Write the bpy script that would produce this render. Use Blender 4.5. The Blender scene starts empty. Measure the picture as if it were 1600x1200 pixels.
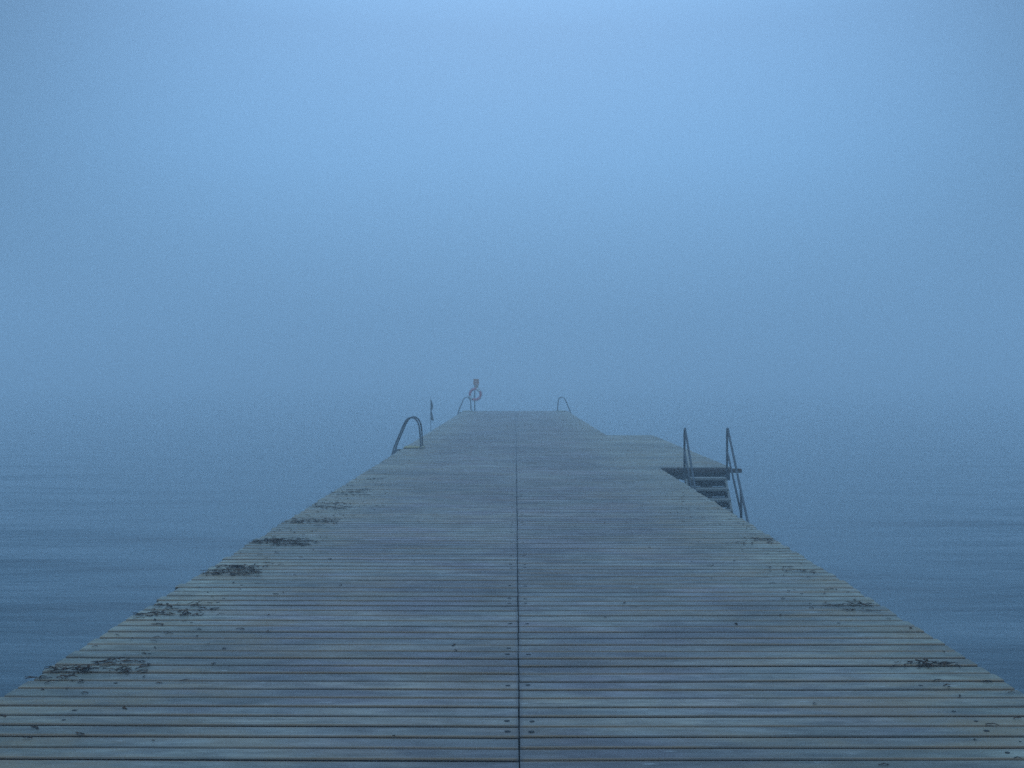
import bpy, bmesh, math, random
from mathutils import Vector, Matrix, noise

R = math.radians
random.seed(11)
scene = bpy.context.scene
COL = scene.collection

DECK = 1.20            # deck top above the still water (water is z = 0)
EYE = 1.60             # eye above the deck
SEAM = 0.018           # where the long joint of the deck runs
F = 1664.0             # focal length in photograph pixels
HX, HY = 805.4, 592.0  # vanishing point of the pier in the photograph

# ------------------------------------------------------------------ camera
cam = bpy.data.cameras.new("camera")
cam.sensor_width = 36.0
cam.lens = F / 1600.0 * 36.0
cam.clip_start = 0.05
cam.clip_end = 3000.0
cam_o = bpy.data.objects.new("camera", cam)
COL.objects.link(cam_o)
cam_o.location = (0, 0, DECK + EYE)
pitch = math.atan((600 - HY) / F)
yaw = math.atan((HX - 800) / F)
cam_o.rotation_euler = (R(90) - pitch, 0, yaw)
scene.camera = cam_o

# ------------------------------------------------------------------ world
world = bpy.data.worlds.new("World")
scene.world = world
world.use_nodes = True
nt = world.node_tree
nt.nodes.clear()
N = nt.nodes.new
L = nt.links.new
out = N("ShaderNodeOutputWorld")
tc = N("ShaderNodeTexCoord")
sep = N("ShaderNodeSeparateXYZ")
L(tc.outputs["Generated"], sep.inputs[0])
# overcast dusk sky: brightest in the cloud ahead, dimmer towards the sea line
ramp = N("ShaderNodeValToRGB")
cr = ramp.color_ramp
cr.interpolation = 'LINEAR'
cr.elements[0].position = 0.0
cr.elements[0].color = (0.125, 0.306, 0.556, 1)
cr.elements[1].position = 1.0
cr.elements[1].color = (1.117, 2.122, 3.438, 1)
for p, c in ((0.10, (0.149, 0.352, 0.628, 1)), (0.20, (0.185, 0.413, 0.736, 1)), (0.31, (0.201, 0.404, 0.711, 1)), (0.50, (0.359, 0.714, 1.215, 1))):
    e = cr.elements.new(p)
    e.color = c
L(sep.outputs["Z"], ramp.inputs[0])
# soft glow of the hidden sun: falls off with the angle from its direction
glow_dir = Vector((0.01, math.cos(R(12)), math.sin(R(12)))).normalized()
dot = N("ShaderNodeVectorMath"); dot.operation = 'DOT_PRODUCT'
L(tc.outputs["Generated"], dot.inputs[0])
dot.inputs[1].default_value = glow_dir
mr = N("ShaderNodeMapRange")
mr.interpolation_type = 'SMOOTHSTEP'
mr.inputs["From Min"].default_value = 0.865
mr.inputs["From Max"].default_value = 1.0
mr.inputs["To Min"].default_value = 0.42
mr.inputs["To Max"].default_value = 1.0
L(dot.outputs["Value"], mr.inputs["Value"])
cloudn = N("ShaderNodeTexNoise")
cloudn.inputs["Scale"].default_value = 1.6
cloudn.inputs["Detail"].default_value = 3.0
L(tc.outputs["Generated"], cloudn.inputs["Vector"])
cm = N("ShaderNodeMapRange")
cm.inputs["To Min"].default_value = 0.93
cm.inputs["To Max"].default_value = 1.07
L(cloudn.outputs["Fac"], cm.inputs["Value"])
mul = N("ShaderNodeMath"); mul.operation = 'MULTIPLY'
L(mr.outputs[0], mul.inputs[0]); L(cm.outputs[0], mul.inputs[1])
sc_ = N("ShaderNodeVectorMath"); sc_.operation = 'SCALE'
L(ramp.outputs["Color"], sc_.inputs[0]); L(mul.outputs[0], sc_.inputs["Scale"])
bg1 = N("ShaderNodeBackground"); bg1.inputs["Strength"].default_value = 1.42
L(sc_.outputs[0], bg1.inputs["Color"])
sky = N("ShaderNodeTexSky")
sky.sky_type = 'NISHITA'
sky.sun_disc = False
sky.sun_elevation = R(25)
sky.sun_rotation = R(0)
bg2 = N("ShaderNodeBackground"); bg2.inputs["Strength"].default_value = 0.05
L(sky.outputs[0], bg2.inputs["Color"])
mixw = N("ShaderNodeMixShader"); mixw.inputs[0].default_value = 0.06
L(bg1.outputs[0], mixw.inputs[1]); L(bg2.outputs[0], mixw.inputs[2])
L(mixw.outputs[0], out.inputs["Surface"])

# ------------------------------------------------------------------ sun (veiled)
sun = bpy.data.lights.new("sun", 'SUN')
sun.energy = 0.06
sun.angle = R(60)
sun.color = (0.62, 0.80, 1.0)
sun_o = bpy.data.objects.new("sun", sun)
COL.objects.link(sun_o)
sun_o.rotation_euler = (R(-55), 0, 0)   # comes from ahead, high

# ------------------------------------------------------------------ exposure, sampling
scene.view_settings.view_transform = 'Standard'
scene.view_settings.look = 'None'
scene.view_settings.exposure = 0.0
scene.view_settings.gamma = 1.0
scene.view_settings.use_curve_mapping = False
scene.render.engine = 'CYCLES'
cy = scene.cycles
cy.max_bounces = 10
cy.diffuse_bounces = 3
cy.glossy_bounces = 3
cy.volume_bounces = 5
cy.use_denoising = False
cy.use_adaptive_sampling = False
cy.sample_clamp_indirect = 3.0
cy.pixel_filter_type = 'BLACKMAN_HARRIS'
cy.filter_width = 1.55

# ------------------------------------------------------------------ helpers
def tag(o, label=None, cat=None, group=None, kind=None):
    if label: o["label"] = label
    if cat: o["category"] = cat
    if group: o["group"] = group
    if kind: o["kind"] = kind
    return o

def empty(name, loc=(0, 0, 0), rz=0):
    o = bpy.data.objects.new(name, None)
    COL.objects.link(o)
    o.location = loc
    o.rotation_euler = (0, 0, rz)
    o.empty_display_size = 0.2
    return o

def obj(name, bm, mats, parent=None, smooth=False):
    me = bpy.data.meshes.new(name)
    bm.normal_update()
    bm.to_mesh(me)
    bm.free()
    if not isinstance(mats, (list, tuple)): mats = [mats]
    for m in mats: me.materials.append(m)
    if smooth:
        for p in me.polygons: p.use_smooth = True
    o = bpy.data.objects.new(name, me)
    COL.objects.link(o)
    if parent: o.parent = parent
    return o

def box(bm, x0, x1, y0, y1, z0, z1, bevel=0.0, mi=0):
    vs = [bm.verts.new(p) for p in ((x0,y0,z0),(x1,y0,z0),(x1,y1,z0),(x0,y1,z0),(x0,y0,z1),(x1,y0,z1),(x1,y1,z1),(x0,y1,z1))]
    fs = [bm.faces.new([vs[i] for i in q]) for q in ((3,2,1,0),(4,5,6,7),(0,1,5,4),(1,2,6,5),(2,3,7,6),(3,0,4,7))]
    for f in fs: f.material_index = mi
    if bevel:
        es = list({e for f in fs for e in f.edges})
        bmesh.ops.bevel(bm, geom=es, offset=bevel, segments=1, affect='EDGES', profile=0.5)
    return vs

def tube(bm, pts, r, seg=12, cap=True, radii=None):
    pts = [Vector(p) for p in pts]
    rings = []
    up = None
    for i, p in enumerate(pts):
        a = pts[max(i-1, 0)]; b = pts[min(i+1, len(pts)-1)]
        t = (b - a).normalized()
        if up is None:
            up = t.orthogonal().normalized()
        else:
            up = (up - t * up.dot(t)).normalized()
        s = t.cross(up)
        rr = radii[i] if radii else r
        rings.append([bm.verts.new(p + up * math.cos(2*math.pi*k/seg) * rr + s * math.sin(2*math.pi*k/seg) * rr) for k in range(seg)])
    for i in range(len(rings)-1):
        for k in range(seg):
            f = bm.faces.new((rings[i][k], rings[i][(k+1) % seg], rings[i+1][(k+1) % seg], rings[i+1][k]))
            f.smooth = True
    if cap:
        bm.faces.new(list(reversed(rings[0]))); bm.faces.new(rings[-1])

def spline(ctrl, n=8):
    """Catmull-Rom through the control points."""
    P = [Vector(c) for c in ctrl]
    P = [P[0]*2 - P[1]] + P + [P[-1]*2 - P[-2]]
    res = []
    for i in range(1, len(P)-2):
        for k in range(n):
            t = k / n
            p0, p1, p2, p3 = P[i-1], P[i], P[i+1], P[i+2]
            res.append(0.5*((2*p1) + (p2-p0)*t + (2*p0-5*p1+4*p2-p3)*t*t + (3*p1-p0-3*p2+p3)*t**3))
    res.append(P[-2])
    return res

def dk(px, py):
    """Where a pixel of the photograph lies on the deck."""
    k = EYE / (py - HY)
    return (px - HX) * k, F * k

# ------------------------------------------------------------------ materials
def new_mat(name):
    m = bpy.data.materials.new(name)
    m.use_nodes = True
    t = m.node_tree
    b = t.nodes["Principled BSDF"]
    return m, t, b

def nd(t, typ, **kw):
    n = t.nodes.new(typ)
    for k, v in kw.items():
        if k in n.inputs: n.inputs[k].default_value = v
        else: setattr(n, k, v)
    return n

def noise_tex(t, vec, scale, detail=4, rough=0.55, stretch=None):
    if stretch:
        mp = t.nodes.new("ShaderNodeMapping")
        mp.inputs["Scale"].default_value = stretch
        t.links.new(vec, mp.inputs["Vector"])
        vec = mp.outputs[0]
    n = t.nodes.new("ShaderNodeTexNoise")
    n.inputs["Scale"].default_value = scale
    n.inputs["Detail"].default_value = detail
    n.inputs["Roughness"].default_value = rough
    t.links.new(vec, n.inputs["Vector"])
    return n.outputs["Fac"]

def rng(t, val, a, b, c=0.0, d=1.0, smooth=False):
    m = t.nodes.new("ShaderNodeMapRange")
    if smooth: m.interpolation_type = 'SMOOTHSTEP'
    m.inputs["From Min"].default_value = a
    m.inputs["From Max"].default_value = b
    m.inputs["To Min"].default_value = c
    m.inputs["To Max"].default_value = d
    t.links.new(val, m.inputs["Value"])
    return m.outputs[0]

def math_(t, op, a, b=None):
    m = t.nodes.new("ShaderNodeMath"); m.operation = op
    for i, v in enumerate((a, b)):
        if v is None: continue
        if isinstance(v, (int, float)): m.inputs[i].default_value = v
        else: t.links.new(v, m.inputs[i])
    return m.outputs[0]

def mixc(t, fac, a, b, blend='MIX'):
    m = t.nodes.new("ShaderNodeMix"); m.data_type = 'RGBA'; m.blend_type = blend
    for i, v in ((0, fac), (6, a), (7, b)):
        if isinstance(v, (int, float)): m.inputs[i].default_value = v
        elif isinstance(v, tuple): m.inputs[i].default_value = (*v, 1)
        else: t.links.new(v, m.inputs[i])
    return m.outputs[2]

def wood_deck():
    m, t, b = new_mat("weathered_deck_wood")
    lk = t.links.new
    tcn = t.nodes.new("ShaderNodeTexCoord")
    P = tcn.outputs["Object"]
    geo = t.nodes.new("ShaderNodeNewGeometry")
    rnd = geo.outputs["Random Per Island"]
    uv = t.nodes.new("ShaderNodeUVMap"); uv.uv_map = "board"
    su = t.nodes.new("ShaderNodeSeparateXYZ"); lk(uv.outputs[0], su.inputs[0])
    sp = t.nodes.new("ShaderNodeSeparateXYZ"); lk(P, sp.inputs[0])
    # each board gets its own slice of the noise
    off = t.nodes.new("ShaderNodeCombineXYZ")
    lk(math_(t, 'MULTIPLY', rnd, 61.0), off.inputs[0]); lk(math_(t, 'MULTIPLY', rnd, 17.0), off.inputs[2])
    add = t.nodes.new("ShaderNodeVectorMath"); add.operation = 'ADD'
    lk(P, add.inputs[0]); lk(off.outputs[0], add.inputs[1])
    PB = add.outputs[0]
    grain = noise_tex(t, PB, 1.0, 6, 0.62, (2.2, 95, 1))
    streak = noise_tex(t, PB, 1.0, 4, 0.6, (0.9, 26, 1))
    blot = noise_tex(t, P, 1.1, 4, 0.55, (1.0, 1.6, 1))
    blot2 = noise_tex(t, P, 3.2, 5, 0.6, (0.8, 1.5, 1))
    # silver-grey wood between a mauve and a green-grey cast
    base = mixc(t, rng(t, blot, 0.36, 0.64, smooth=True), (0.120, 0.085, 0.084), (0.148, 0.126, 0.098))
    # algae towards both edges, broken up
    ax = math_(t, 'ABSOLUTE', sp.outputs[0])
    edge = rng(t, math_(t, 'ADD', ax, rng(t, blot2, 0, 1, -0.55, 0.55)), 1.25, 2.45, 0, 0.9, True)
    base = mixc(t, edge, base, (0.192, 0.170, 0.116))
    # board to board differences
    base = mixc(t, 1.0, base, rng(t, rnd, 0, 1, 0.88, 1.12), 'MULTIPLY')
    rnd2 = t.nodes.new("ShaderNodeTexWhiteNoise"); rnd2.noise_dimensions = '1D'
    lk(math_(t, 'MULTIPLY', rnd, 977.0), rnd2.inputs["W"])
    base = mixc(t, rng(t, rnd2.outputs["Value"], 0.88, 1.0, 0, 0.35), base, (0.26, 0.185, 0.115))
    # grain and long streaks
    base = mixc(t, 1.0, base, rng(t, grain, 0.28, 0.72, 0.58, 1.42), 'MULTIPLY')
    base = mixc(t, 1.0, base, rng(t, streak, 0.28, 0.72, 0.86, 1.14), 'MULTIPLY')
    # soft hand-sized mottling inside each board
    mot = noise_tex(t, PB, 1.0, 4, 0.6, (4.5, 15, 1))
    base = mixc(t, 1.0, base, rng(t, mot, 0.30, 0.70, 0.66, 1.36, True), 'MULTIPLY')
    # big soft dark stains and damp blotches
    base = mixc(t, 1.0, base, rng(t, noise_tex(t, P, 0.7, 5, 0.6, (0.7, 1.3, 1)), 0.34, 0.66, 0.54, 1.30, True), 'MULTIPLY')
    base = mixc(t, rng(t, blot2, 0.60, 0.78, 0, 0.45, True), base, (0.095, 0.080, 0.072))
    # ochre lichen and rust-brown staining, mostly off the trodden middle
    och = noise_tex(t, P, 1.0, 5, 0.65, (1.3, 3.4, 1))
    base = mixc(t, math_(t, 'MULTIPLY', rng(t, och, 0.48, 0.64, 0, 1, True), rng(t, ax, 0.6, 2.2, 0.22, 0.62)), base, (0.235, 0.138, 0.058))
    # pale scuffs and droppings
    sc1 = noise_tex(t, PB, 1.0, 3, 0.5, (4.5, 38, 1))
    base = mixc(t, rng(t, sc1, 0.69, 0.77, 0, 0.85, True), base, (0.50, 0.46, 0.42))
    # dark checks along the grain
    sc2 = noise_tex(t, PB, 1.0, 2, 0.5, (2.6, 120, 3))
    base = mixc(t, rng(t, sc2, 0.70, 0.76, 0, 0.7, True), base, (0.045, 0.036, 0.030))
    # fine speckle
    base = mixc(t, 1.0, base, rng(t, noise_tex(t, P, 160, 2, 0.6), 0.3, 0.7, 0.88, 1.12), 'MULTIPLY')
    # raw brown wood on arrises and sides, the sides darkened to paint gap shade
    v = su.outputs[1]
    e1 = math_(t, 'MINIMUM', v, math_(t, 'SUBTRACT', 1.0, v))
    ar = math_(t, 'MULTIPLY', rng(t, e1, 0.15, 0.02, 0, 1, True), rng(t, streak, 0.40, 0.58, 0.15, 0.95, True))
    base = mixc(t, ar, base, (0.270, 0.135, 0.050))
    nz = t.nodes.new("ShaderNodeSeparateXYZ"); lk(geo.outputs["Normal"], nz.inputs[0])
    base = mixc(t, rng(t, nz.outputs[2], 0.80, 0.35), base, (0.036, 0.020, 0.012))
    # dirt and damp along the long joint
    sd = math_(t, 'ABSOLUTE', math_(t, 'SUBTRACT', sp.outputs[0], SEAM))
    base = mixc(t, math_(t, 'MULTIPLY', rng(t, sd, 0.026, 0.006, 0, 0.65, True), rng(t, mot, 0.3, 0.6, 0.5, 1.0)), base, (0.050, 0.038, 0.034))
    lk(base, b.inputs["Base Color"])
    lk(rng(t, blot2, 0.3, 0.7, 0.36, 0.60), b.inputs["Roughness"])
    b.inputs["Specular IOR Level"].default_value = 0.5
    bp = nd(t, "ShaderNodeBump", Strength=0.5, Distance=0.004)
    lk(math_(t, 'ADD', grain, math_(t, 'MULTIPLY', sc2, -0.5)), bp.inputs["Height"])
    lk(bp.outputs[0], b.inputs["Normal"])
    return m

def plain(name, col, rough=0.6, metal=0.0, spec=0.5, var=0.25, scale=8.0, stretch=None, bump=0.0, col2=None):
    m, t, b = new_mat(name)
    tcn = t.nodes.new("ShaderNodeTexCoord")
    n = noise_tex(t, tcn.outputs["Object"], scale, 5, 0.6, stretch)
    if col2:
        c = mixc(t, rng(t, n, 0.42, 0.62, smooth=True), col, col2)
    else:
        c = mixc(t, 1.0, col, rng(t, n, 0.25, 0.75, 1-var, 1+var), 'MULTIPLY')
    t.links.new(c, b.inputs["Base Color"])
    b.inputs["Roughness"].default_value = rough
    b.inputs["Metallic"].default_value = metal
    b.inputs["Specular IOR Level"].default_value = spec
    t.links.new(rng(t, n, 0.2, 0.8, max(rough-0.12, 0.05), min(rough+0.12, 1)), b.inputs["Roughness"])
    if bump:
        bp = nd(t, "ShaderNodeBump", Strength=bump, Distance=0.004)
        t.links.new(n, bp.inputs["Height"]); t.links.new(bp.outputs[0], b.inputs["Normal"])
    return m

M_DECK = wood_deck()
M_HOLE = plain("bolt_hole_black", (0.010, 0.009, 0.009), 0.9, var=0.2)
M_BEAM = plain("tarred_timber", (0.034, 0.025, 0.022), 0.8, var=0.4, scale=6, stretch=(3, 3, 1), bump=0.4)
M_EDGE = plain("edge_timber", (0.075, 0.045, 0.036), 0.8, var=0.4, scale=5, stretch=(1, 6, 6), bump=0.4)
M_STEP = plain("grey_step_timber", (0.225, 0.200, 0.170), 0.7, var=0.3, scale=4, stretch=(1, 12, 12), bump=0.3)
M_FASCIA = plain("grey_fascia_timber", (0.105, 0.098, 0.092), 0.75, var=0.3, scale=4, stretch=(1, 8, 8), bump=0.3)
M_RISER = plain("shade_dark_riser", (0.018, 0.014, 0.013), 0.8, spec=0.2, var=0.4, scale=6)  # near-black: shade of the opening behind the treads put into the colour
M_STRING = plain("pale_stringer_timber", (0.300, 0.270, 0.230), 0.7, var=0.3, scale=5, bump=0.3)
M_STEEL = plain("galvanised_steel", (0.060, 0.064, 0.072), 0.5, 0.3, var=0.3, scale=14)
M_LICHEN = plain("lichen_plank", (0.250, 0.195, 0.120), 0.85, var=0.35, scale=9, bump=0.4, col2=(0.370, 0.265, 0.095))
M_RED = plain("life_ring_red", (0.560, 0.085, 0.110), 0.55, var=0.15)
M_WHITE = plain("life_ring_white", (0.70, 0.68, 0.64), 0.55, var=0.1)
M_ROPE = plain("grey_rope", (0.34, 0.30, 0.24), 0.9, var=0.3, scale=60)
M_ORANGE = plain("faded_orange_board", (0.600, 0.250, 0.130), 0.6, var=0.2)
M_TAN = plain("faded_tan_plate", (0.480, 0.260, 0.120), 0.6, var=0.2)
M_POST = plain("dark_post_paint", (0.090, 0.095, 0.100), 0.6, var=0.3)
M_WEED = plain("dry_eelgrass", (0.010, 0.006, 0.004), 0.85, spec=0.15, var=0.6, scale=30, col2=(0.078, 0.033, 0.015))
M_FLAG = plain("black_flag_cloth", (0.016, 0.016, 0.018), 0.9, var=0.3)
M_FLOAT = plain("orange_float", (0.45, 0.12, 0.03), 0.5, var=0.2)

# water
M_WATER, t, b = new_mat("sea_water")
tcn = t.nodes.new("ShaderNodeTexCoord")
P = tcn.outputs["Object"]
b.inputs["Base Color"].default_value = (0.003, 0.032, 0.046, 1)
b.inputs["Roughness"].default_value = 0.07
b.inputs["IOR"].default_value = 1.333
rip = noise_tex(t, P, 1.0, 3, 0.5, (1.1, 4.2, 1))
swl = noise_tex(t, P, 1.0, 2, 0.5, (0.13, 0.50, 1))
hgt = math_(t, 'ADD', math_(t, 'MULTIPLY', rip, 0.10), math_(t, 'MULTIPLY', swl, 0.75))
bp = nd(t, "ShaderNodeBump", Strength=1.0, Distance=0.15)
t.links.new(hgt, bp.inputs["Height"])
t.links.new(bp.outputs[0], b.inputs["Normal"])

# ------------------------------------------------------------------ water
def graded(lim, first, grow):
    v = [0.0]; s = first
    while v[-1] < lim:
        v.append(v[-1] + s); s *= grow
    return v

def wave(x, y):
    d = math.hypot(x, y)
    h = 0
    for (wl, ang, amp, ph, reach) in ((3.6, 83, 0.036, 0.3, 60), (2.2, 98, 0.018, 1.9, 40), (6.1, 92, 0.040, 4.1, 80), (1.3, 78, 0.007, 2.2, 24)):
        a = max(0.0, 1.0 - d / reach)
        if a == 0: continue
        k = 2 * math.pi / wl
        c, s = math.cos(R(ang)), math.sin(R(ang))
        w = noise.noise(Vector((x * 0.13, y * 0.10, wl * 3)))
        h += a * amp * 2 * (math.exp(1.5 * (math.sin(k * (x * c + y * s) + ph + 4.0 * w) - 1)) - 0.3) * (0.4 + 1.1 * noise.noise(Vector((x * 0.16 + 7, y * 0.20, wl))))
    return h

xs = graded(300, 0.35, 1.022)
xs = [-v for v in reversed(xs[1:])] + xs
ys = graded(330, 0.22, 1.012)
ys = [-v for v in reversed(graded(60, 0.6, 1.12)[1:])] + ys
bm = bmesh.new()
grid = [[bm.verts.new((x, y, wave(x, y))) for x in xs] for y in ys]
for j in range(len(ys)-1):
    for i in range(len(xs)-1):
        f = bm.faces.new((grid[j][i], grid[j][i+1], grid[j+1][i+1], grid[j+1][i])); f.smooth = True
water = tag(obj("water", bm, M_WATER), "calm blue grey sea with low ripples on both sides of the pier", "water", kind="structure")

# ------------------------------------------------------------------ pier
PITCH = 0.152
Y0, Y1 = -3.0, 53.2
HALF = 2.585
PLAT_Y0, PLAT_Y1, PLAT_X = 19.15, 30.2, 3.90
pier = tag(empty("wooden_pier", (0, 0, 0)), "long weathered plank pier running straight out into the fog with a side platform", "pier")

def plank(bm, uvl, x0, x1, yc, zt, skew, w=0.133, th=0.045, holes=()):
    """One board across the pier. Returns nothing; adds a bevelled, slightly wavy board."""
    nseg = max(4, int(abs(x1 - x0) / 0.33))
    bw = 0.0045
    hw = w / 2
    prof = [(-hw, -th), (-hw, -bw*1.3), (-hw+bw, -0.0004), (-hw*0.4, 0.0008), (hw*0.4, 0.0008), (hw-bw, -0.0004), (hw, -bw*1.3), (hw, -th)]
    vv = [0.0, 0.0, 0.03, 0.3, 0.7, 0.97, 1.0, 1.0]
    ph = random.uniform(0, 50)
    tilt = random.gauss(0, 0.004)
    rings = []
    for k in range(nseg+1):
        s = k / nseg
        x = x0 + (x1 - x0) * s
        dy = skew * abs(x - SEAM) + 0.0022 * noise.noise(Vector((x*0.9, ph, 0)))
        dz = 0.0016 * noise.noise(Vector((x*0.8, ph, 9)))
        rings.append([bm.verts.new((x, yc + a + dy, zt + c + dz + tilt * a)) for a, c in prof])
    n = len(prof)
    for k in range(nseg):
        for i in range(n):
            j = (i+1) % n
            f = bm.faces.new((rings[k][i], rings[k+1][i], rings[k+1][j], rings[k][j]))
            for lo, (kk, ii) in zip(f.loops, ((k, i), (k+1, i), (k+1, j), (k, j))):
                lo[uvl].uv = (rings[kk][ii].co.x, vv[ii])
    for ring, rev in ((rings[0], False), (rings[-1], True)):
        f = bm.faces.new(list(reversed(ring)) if rev else ring)
        for lo in f.loops: lo[uvl].uv = (0.5, 0.5)
    for hx, r in holes:
        dy = skew * abs(hx - SEAM)
        cy_ = yc + dy + random.gauss(0, 0.008)
        vs = [bm.verts.new((hx + r*1.1*math.cos(a), cy_ + r*math.sin(a), zt + 0.0022)) for a in [2*math.pi*q/12 for q in range(12)]]
        f = bm.faces.new(vs); f.material_index = 1

def decking(side):
    bm = bmesh.new()
    uvl = bm.loops.layers.uv.new("board")
    y = Y0
    while y < Y1 - 0.08:
        # the boards nearest the shore are a little narrower than the rest
        pw = 0.1435 + 0.0145 * max(0.0, min(1.0, (y - 4.9) / 1.4))
        yc = y + pw / 2 + random.gauss(0, 0.0012)
        y += pw
        zt = DECK + random.gauss(0, 0.0010)
        holes = []
        q = (yc - 4.72) % 1.39
        joist = q < 0.30 or abs(q - 0.77) < 0.076
        sm = SEAM + 0.014 * noise.noise(Vector((0, int(yc / 0.75) * 3.7, 0))) + random.gauss(0, 0.0012)
        if joist and random.random() < 0.92:
            holes.append((sm + side * random.gauss(0.058, 0.004), random.uniform(0.0115, 0.0145)))
        if random.random() < (0.42 if joist else 0.2):
            holes.append((side * random.gauss(2.12, 0.012), random.uniform(0.009, 0.013)))
        if random.random() < 0.10:
            holes.append((side * random.uniform(0.4, 2.4), random.uniform(0.004, 0.010)))
        outer = HALF + random.gauss(0, 0.010)
        if side > 0 and PLAT_Y0 < yc < PLAT_Y1: outer = PLAT_X + random.gauss(0, 0.006)
        a, bb = sm + side * 0.0036, side * outer
        if side < 0: a, bb = bb, a
        plank(bm, uvl, a, bb, yc, zt, 0.0085, pw - 0.0240 + random.gauss(0, 0.0012), 0.045, holes)
    bmesh.ops.recalc_face_normals(bm, faces=[f for f in bm.faces if f.material_index == 0])
    for f in bm.faces:
        if f.material_index == 1 and f.normal.z < 0: f.normal_flip()
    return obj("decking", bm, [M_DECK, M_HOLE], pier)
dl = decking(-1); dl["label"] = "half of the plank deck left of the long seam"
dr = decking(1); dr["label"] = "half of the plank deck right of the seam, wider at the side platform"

def beam(name, x0, x1, y0, y1, z0, z1, mat):
    bm = bmesh.new()
    box(bm, x0, x1, y0, y1, z0, z1, 0.006)
    return obj(name, bm, mat, pier)
ZB = DECK - 0.050
for x in (-2.40, -1.25, -0.09, 0.125, 1.25, 2.40):
    beam("stringer_beam", x-0.045, x+0.045, Y0, Y1, ZB-0.20, ZB, M_BEAM)
beam("stringer_beam", 3.70, 3.79, PLAT_Y0+0.08, PLAT_Y1-0.06, ZB-0.20, ZB, M_BEAM)
for y in (PLAT_Y0 + 0.55, 22.0, 25.0, 28.0, PLAT_Y1-0.4):
    beam("cross_beam", 2.48, 3.70, y-0.06, y+0.06, ZB-0.205, ZB-0.003, M_BEAM)
for y in range(-1, 54, 6):
    beam("cross_beam", -2.5, 2.5, y-0.09, y+0.09, ZB-0.42, ZB-0.203, M_BEAM)
    for x in (-2.2, 0.0, 2.2):
        bm = bmesh.new()
        tube(bm, [(x, y, -2.0), (x, y, 0.0), (x, y, ZB-0.422)], 0.12, 16)
        obj("pile", bm, M_BEAM, pier)
for y in (20.2, 29.2):
    bm = bmesh.new()
    tube(bm, [(3.62, y, -2.0), (3.62, y, 0.0), (3.62, y, ZB-0.208)], 0.11, 16)
    obj("pile", bm, M_BEAM, pier)
    beam("cross_beam", 2.45, 3.85, y-0.09, y+0.09, ZB-0.206, ZB-0.004, M_BEAM)
# edge beam and fascia at the platform end above the stairs
beam("edge_beam", 2.62, 4.06, PLAT_Y0-0.068, PLAT_Y0-0.006, DECK-0.085, DECK-0.010, M_EDGE)
beam("fascia_board", 2.62, 3.86, PLAT_Y0+0.004, PLAT_Y0+0.045, DECK-0.20, DECK-0.052, M_FASCIA)
beam("end_board", -HALF+0.02, HALF-0.02, Y1-0.01, Y1+0.03, DECK-0.22, DECK-0.02, M_EDGE)

# ------------------------------------------------------------------ bathing stairs at the platform
ST_XL, ST_XR = 3.02, 3.78
stairs = tag(empty("bathing_stairs", (0, PLAT_Y0, DECK)), "timber bathing stairs with two slanted steel handrails leading down from the side platform", "stairs")
RISE, RUN = 0.168, 0.178
bm = None
for i in range(9):
    yb = -0.12 - (i+1) * RUN          # front edge, towards the camera
    z = -0.145 - i * RISE
    bm = bmesh.new()
    box(bm, ST_XL+0.055, ST_XR-0.055, yb-0.10, yb+0.12, z-0.045, z, 0.006)
    obj("tread", bm, M_STEP, stairs)
    bm = bmesh.new()
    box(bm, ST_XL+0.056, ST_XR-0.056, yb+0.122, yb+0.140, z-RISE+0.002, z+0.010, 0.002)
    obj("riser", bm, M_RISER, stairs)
def slat(x, w, h0, h1, mat, name):
    """A slanted stringer board following the steps."""
    bm = bmesh.new()
    pts = [(-0.075, h1), (-0.075, h0), (-1.90, h0 - 1.72), (-1.90, h1 - 1.72)]
    a = [bm.verts.new((x-w/2, y, z)) for y, z in pts]
    c = [bm.verts.new((x+w/2, y, z)) for y, z in pts]
    bm.faces.new(a); bm.faces.new(list(reversed(c)))
    for i in range(4):
        j = (i+1) % 4
        bm.faces.new((a[j], a[i], c[i], c[j]))
    bmesh.ops.recalc_face_normals(bm, faces=bm.faces)
    bmesh.ops.bevel(bm, geom=list(bm.edges), offset=0.004, segments=1, affect='EDGES')
    return obj(name, bm, mat, stairs)
for x in (ST_XL+0.03, ST_XR-0.03):
    slat(x, 0.045, -0.36, -0.11, M_STRING, "stringer_board")
for x in (ST_XL, ST_XR):
    bm = bmesh.new()
    y1 = -0.12
    path = [(x, y1, -0.20), (x, y1, 0.0), (x, y1, 0.52), (x, y1-0.004, 0.64), (x, y1-0.022, 0.70), (x, y1-0.055, 0.715), (x, y1-0.090, 0.69), (x, y1-0.15, 0.63)]
    path = spline(path, 4)
    tube(bm, path + [Vector((x, -1.31, -0.29)), Vector((x, -1.84, -0.735)), Vector((x, -2.60, -1.42))], 0.019, 12)
    o = obj("handrail", bm, M_STEEL, stairs)
    bm = bmesh.new()
    tube(bm, [(x, y1, 0.30), (x, -0.18, 0.275), (x, -1.31, -0.66)], 0.017, 12)
    obj("middle_rail", bm, M_STEEL, stairs)
    bm = bmesh.new()
    tube(bm, [(x, -1.31, -0.29), (x, -1.31, -1.02)], 0.021, 12)
    obj("rail_post", bm, M_STEEL, stairs)
    bm = bmesh.new()
    box(bm, x-0.05, x+0.05, y1-0.03, -0.078, -0.21, -0.10, 0.004)
    obj("mounting_plate", bm, M_STEEL, stairs)

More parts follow.
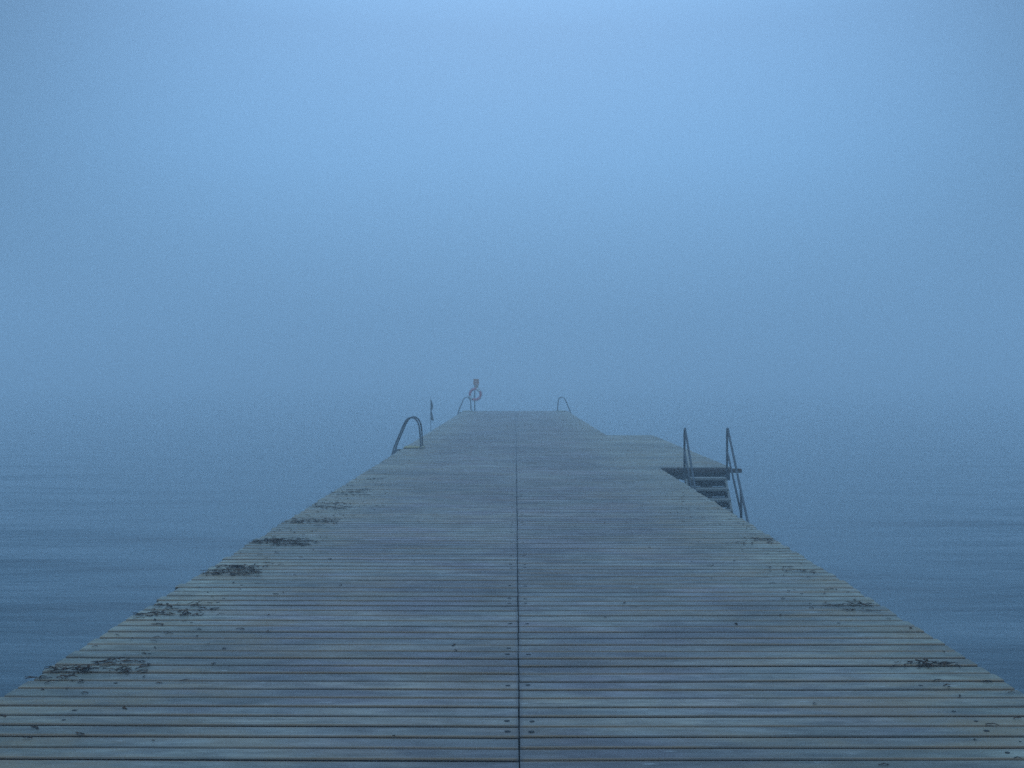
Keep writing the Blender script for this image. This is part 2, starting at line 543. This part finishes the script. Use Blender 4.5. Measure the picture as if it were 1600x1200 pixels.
# ------------------------------------------------------------------ bathing ladders
HOOP = [(.405, 0.0), (.395, .26), (.372, .50), (.330, .620), (.268, .688), (.195, .708), (.125, .690), (.062, .630), (.012, .540), (-.035, .43), (-.190, .065), (-.255, -.16), (-.40, -.70), (-.60, -1.45)]
def make_ladder(name, loc, flip, label, wide=0.25):
    root = tag(empty(name, loc), label, "ladder", "bathing ladders")
    s = -1 if flip else 1
    for yy in (-wide, wide):
        bm = bmesh.new()
        tube(bm, spline([(s*x, yy, z) for x, z in HOOP], 6), 0.0180, 12)
        obj("handrail", bm, M_STEEL, root)
        bm = bmesh.new()      # foot flange
        tube(bm, [(s*.405, yy, 0.002), (s*.405, yy, 0.036)], 0.045, 14)
        obj("foot_flange", bm, M_STEEL, root)
        bm = bmesh.new()      # bracket from the stile to the edge of the deck
        x0, x1 = sorted((s*-.232, s*-.012))
        box(bm, x0, x1, yy-0.022, yy+0.022, -0.085, -0.045, 0.004)
        obj("bracket", bm, M_POST, root)
    for k in range(4):
        z = -0.22 - 0.30 * k
        x = -.268 - .27 * 0.30 * k * 0.98
        bm = bmesh.new()
        box(bm, s*x-0.045, s*x+0.045, -wide+0.012, wide-0.012, z-0.016, z+0.016, 0.004)
        obj("rung", bm, M_STEEL, root)
    bm = bmesh.new()
    x0, x1 = sorted((s*0.005, s*0.46))
    box(bm, x0, x1, -wide-0.06, wide+0.06, 0.004, 0.030, 0.006)
    obj("base_board", bm, M_LICHEN, root)
    for ch in list(root.children):
        if ch.name.startswith(("handrail", "foot_flange")): ch.location.z = 0.0
    return root
make_ladder("bathing_ladder", (-HALF, 24.72, DECK), False, "grey steel bathing ladder with tall double hoop on the pier edge nearest the camera")
make_ladder("bathing_ladder", (HALF-0.11, 52.35, DECK), True, "faint steel ladder hoop standing alone on the far right corner of the pier")
make_ladder("bathing_ladder", (-HALF, 52.35, DECK), False, "faint steel ladder hoop half hidden beside the life ring post at the far end")

# ------------------------------------------------------------------ life ring post
PX, PY = -2.02, 52.75
post = tag(empty("lifebuoy_post", (PX, PY, DECK)), "slim dark post with faded orange board on top at the far end of the pier", "post")
bm = bmesh.new(); tube(bm, [(0, 0, 0.012), (0, 0, 1.58)], 0.032, 12); obj("pole", bm, M_POST, post)
bm = bmesh.new(); box(bm, -0.11, 0.11, -0.11, 0.11, 0.0035, 0.014, 0.003); obj("base_plate", bm, M_POST, post)
bm = bmesh.new(); box(bm, -0.065, 0.215, -0.066, -0.034, 1.30, 1.60, 0.006); obj("orange_board", bm, M_ORANGE, post)
bm = bmesh.new(); box(bm, 0.005, 0.180, -0.062, -0.036, 1.115, 1.296, 0.005); obj("lower_plate", bm, M_TAN, post)
bm = bmesh.new(); tube(bm, spline([(0, -0.03, 1.02), (0, -0.10, 1.03), (0, -0.18, 1.03), (0, -0.19, 1.08)], 5), 0.012, 10); obj("hook", bm, M_POST, post)

# life ring: hangs on the hook
RC = (PX + 0.035, PY - 0.125, DECK + 0.835)
ring = tag(empty("life_ring", RC), "red and white life ring hanging on the slim post at the end of the pier", "life ring")
ring.rotation_euler = (R(4), 0, R(10))
MAJ, MIN = 0.265, 0.062
def torus_arc(bm, a0, a1, n, minor, squash=0.8, seg=16):
    rs = []
    for k in range(n+1):
        a = a0 + (a1-a0) * k / n
        c = Vector((math.cos(a)*MAJ, 0, math.sin(a)*MAJ)); d = Vector((math.cos(a), 0, math.sin(a)))
        rs.append([bm.verts.new(c + d*math.cos(2*math.pi*q/seg)*minor + Vector((0, 1, 0))*math.sin(2*math.pi*q/seg)*minor*squash) for q in range(seg)])
    full = abs(a1-a0-2*math.pi) < 1e-4
    for k in range(n):
        for q in range(seg):
            f = bm.faces.new((rs[k][q], rs[k][(q+1)%seg], rs[k+1][(q+1)%seg], rs[k+1][q])); f.smooth = True
    if full: bmesh.ops.remove_doubles(bm, verts=bm.verts, dist=1e-5)
    else:
        bm.faces.new(list(reversed(rs[0]))); bm.faces.new(rs[-1])
    bmesh.ops.recalc_face_normals(bm, faces=bm.faces)
bm = bmesh.new(); torus_arc(bm, 0, 2*math.pi, 72, MIN); obj("ring_body", bm, M_RED, ring)
for deg in (58, 214):
    a = R(deg)
    bm = bmesh.new(); torus_arc(bm, a-R(22), a+R(22), 12, MIN+0.004); obj("white_band", bm, M_WHITE, ring)
bm = bmesh.new()
for k in range(4):
    a0 = R(45 + 90*k)
    pts = []
    for q in range(13):
        s = q / 12
        a = a0 + R(90)*s
        rr = MAJ + MIN + 0.008 + 0.028*math.sin(math.pi*s)
        pts.append((math.cos(a)*rr, 0, math.sin(a)*rr))
    tube(bm, pts, 0.006, 8)
obj("grab_line", bm, M_ROPE, ring)

# ------------------------------------------------------------------ marker buoy with black flags
BX, BY = -3.585, 45.0
buoy = tag(empty("marker_buoy", (BX, BY, 0)), "thin marker buoy pole with two limp dark flags rising left of the pier", "buoy")
bm = bmesh.new(); tube(bm, [(0.012, 0, -0.7), (0.006, 0, 0.6), (-0.004, 0, 1.4), (0.002, 0, 2.05)], 0.013, 10, radii=[0.016, 0.014, 0.012, 0.009]); obj("pole", bm, M_POST, buoy)
bm = bmesh.new(); bmesh.ops.create_uvsphere(bm, u_segments=24, v_segments=14, radius=0.17, matrix=Matrix.Translation((0.006, 0, 0.05)) @ Matrix.Diagonal((1, 1, 0.85, 1))); obj("float", bm, M_FLOAT, buoy, True)
def limp_flag(z_top, z_bot, wtop, wmid, wbot, lean):
    """A flag hanging slack against the pole: a pleated sheet with thickness."""
    bm = bmesh.new()
    rows, cols = 14, 16
    g = []
    for i in range(rows+1):
        s = i / rows
        z = z_top + (z_bot - z_top) * s
        w = (wtop + (wmid-wtop)*s/0.6) if s < 0.6 else (wmid + (wbot-wmid)*(s-0.6)/0.4)
        row = []
        for j in range(cols+1):
            u = j / cols
            x = 0.010 + u*w + lean*s*u
            y = 0.028*math.sin(u*11 + s*2.0) * (0.35+s) + 0.01*math.sin(s*9)
            row.append(bm.verts.new((x - 0.35*w*math.sin(s*3)*0.2, y, z - 0.03*u*s)))
        g.append(row)
    for i in range(rows):
        for j in range(cols):
            f = bm.faces.new((g[i][j], g[i][j+1], g[i+1][j+1], g[i+1][j])); f.smooth = True
    o = obj("flag", bm, M_FLAG, buoy)
    md = o.modifiers.new("thickness", 'SOLIDIFY'); md.thickness = 0.004
    return o
limp_flag(1.93, 1.50, 0.015, 0.105, 0.05, 0.0)
limp_flag(1.48, 1.06, 0.025, 0.085, 0.105, 0.02)

# ------------------------------------------------------------------ eelgrass on the deck
def blade(bm, x, y, z, ang, ln, w, curl):
    n = 5
    prev = None
    a = ang
    px, py = x, y
    for k in range(n+1):
        s = k / n
        ww = w * (0.55 + 0.45*math.sin(math.pi*min(max(s, .08), .92)))
        nx, ny = -math.sin(a), math.cos(a)
        zz = z + 0.006*math.sin(s*math.pi)*random.random()
        th = 0.0022
        cur = [bm.verts.new((px + nx*ww, py + ny*ww, zz)), bm.verts.new((px - nx*ww, py - ny*ww, zz)),
               bm.verts.new((px - nx*ww*.6, py - ny*ww*.6, zz+th)), bm.verts.new((px + nx*ww*.6, py + ny*ww*.6, zz+th))]
        if prev:
            for i in range(4):
                j = (i+1) % 4
                bm.faces.new((prev[i], prev[j], cur[j], cur[i]))
        else: bm.faces.new(list(reversed(cur)))
        prev = cur
        a += curl / n + random.gauss(0, 0.18)
        px += math.cos(a)*ln/n; py += math.sin(a)*ln/n
    bm.faces.new(prev)

def clump(px0, px1, py0, py1, n, label):
    xa, _ = dk(px0, (py0+py1)/2); xb, yc = dk(px1, (py0+py1)/2)
    _, ya = dk(px0, py1); _, yb = dk(px0, py0)
    cx, cyy = (xa+xb)/2, (ya+yb)/2
    hx, hy = (xb-xa)/2, max((yb-ya)/2, 0.03)
    bm = bmesh.new()
    # most of it lies in rows caught along the gaps between the boards
    rows = [math.floor((cyy + q*hy - Y0)/PITCH + 0.5)*PITCH + Y0 - cyy for q in (-0.7, 0.0, 0.7)]
    heaps = [(random.uniform(-.8, .8)*hx, random.choice(rows) + random.gauss(0, .018), random.uniform(.05, .16)) for _ in range(max(4, n//6))]
    for _ in range(n):
        h = random.choice(heaps)
        x = max(-hx, min(hx, h[0] + random.gauss(0, h[2])*0.7))
        y = max(-hy-.05, min(hy+.05, h[1] + random.gauss(0, .020)))
        if cx < 0 and cx + x < -HALF + 0.03: x = -HALF + 0.03 - cx
        if cx > 0 and cx + x > HALF - 0.05: x = HALF - 0.05 - cx
        dense = math.exp(-((x-h[0])/.08)**2 - ((y-h[1])/.02)**2)
        blade(bm, x, y, 0.002 + random.random()*0.028*dense, random.gauss(0, 0.45) + random.choice((0, math.pi)), random.uniform(.02, .085), random.uniform(.0032, .0085), random.gauss(0, 1.1))
    o = obj("seaweed_clump", bm, M_WEED)
    o.location = (cx, cyy, DECK + 0.003)
    return tag(o, label, "seaweed", "dark seaweed heaps on the pier")
CL = [
    (60, 132, 1054, 1062, 32, "dark seaweed heap closest to the camera, at the left edge of the deck"),
    (82, 138, 1043, 1049, 16, "small dark seaweed heap just behind the nearest left-edge heap"),
    (148, 224, 1038, 1048, 44, "dark seaweed heap farther in from the left edge than its near neighbours"),
    (212, 330, 947, 966, 62, "scattered seaweed heap in several tufts at the left edge, next beyond the nearest ones"),
    (324, 414, 886, 900, 150, "dense dark seaweed heap at the left edge just before the longest one"),
    (396, 490, 843, 854, 190, "longest and densest dark seaweed heap at the left edge in mid distance"),
    (448, 530, 811, 819, 100, "thin seaweed heap at the left edge just beyond the longest one"),
    (480, 546, 787, 797, 70, "wispy seaweed heap at the left edge between the thin heap and the farthest clear one"),
    (520, 580, 766, 776, 80, "farthest clear seaweed heap at the left edge, before the steel ladder"),
    (545, 592, 749, 756, 30, "faint thin seaweed line at the left edge, farthest of that side"),
    (1155, 1216, 842, 851, 34, "small dark seaweed heap at the right edge, near the bathing stairs"),
    (1206, 1262, 884, 897, 18, "loose seaweed tuft at the right edge, second beyond the stairs heap"),
    (1280, 1390, 944, 968, 26, "sparsest seaweed scatter at the right edge, next beyond the closest heap there"),
    (1405, 1492, 1036, 1048, 34, "seaweed heap closest to the camera on the right edge of the deck"),
]
for c in CL: clump(*c)

# loose scraps between the heaps
bm = bmesh.new()
for _ in range(330):
    left = random.random() < 0.66
    y = random.uniform(3.6, 16) if random.random() < .8 else random.uniform(3.6, 30)
    x = (HALF - 0.05 - abs(random.gauss(0, 0.42))) * (-1 if left else 1)
    if random.random() < .12: x = random.uniform(-2.4, 2.4)
    blade(bm, x, y, DECK + 0.0035, random.gauss(0, 0.7), random.uniform(.012, .06), random.uniform(.002, .007), random.gauss(0, 1.0))
tag(obj("seaweed_scraps", bm, M_WEED), "small dark scraps of dried seaweed strewn over the deck boards", "seaweed scraps", kind="stuff")

# ------------------------------------------------------------------ haze
bm = bmesh.new()
box(bm, -320, 320, -70, 350, -3.0, DECK + 20.0)
M_HAZE = bpy.data.materials.new("sea_fog")
M_HAZE.use_nodes = True
t = M_HAZE.node_tree
t.nodes.clear()
o_ = t.nodes.new("ShaderNodeOutputMaterial")
pv = t.nodes.new("ShaderNodeVolumePrincipled")
pv.inputs["Color"].default_value = (0.955, 0.985, 1.0, 1)
pv.inputs["Density"].default_value = 0.0110
pv.inputs["Anisotropy"].default_value = 0.0
t.links.new(pv.outputs[0], o_.inputs["Volume"])
haze = tag(obj("haze", bm, M_HAZE), "pale blue sea fog over the water and the pier", "fog", kind="stuff")
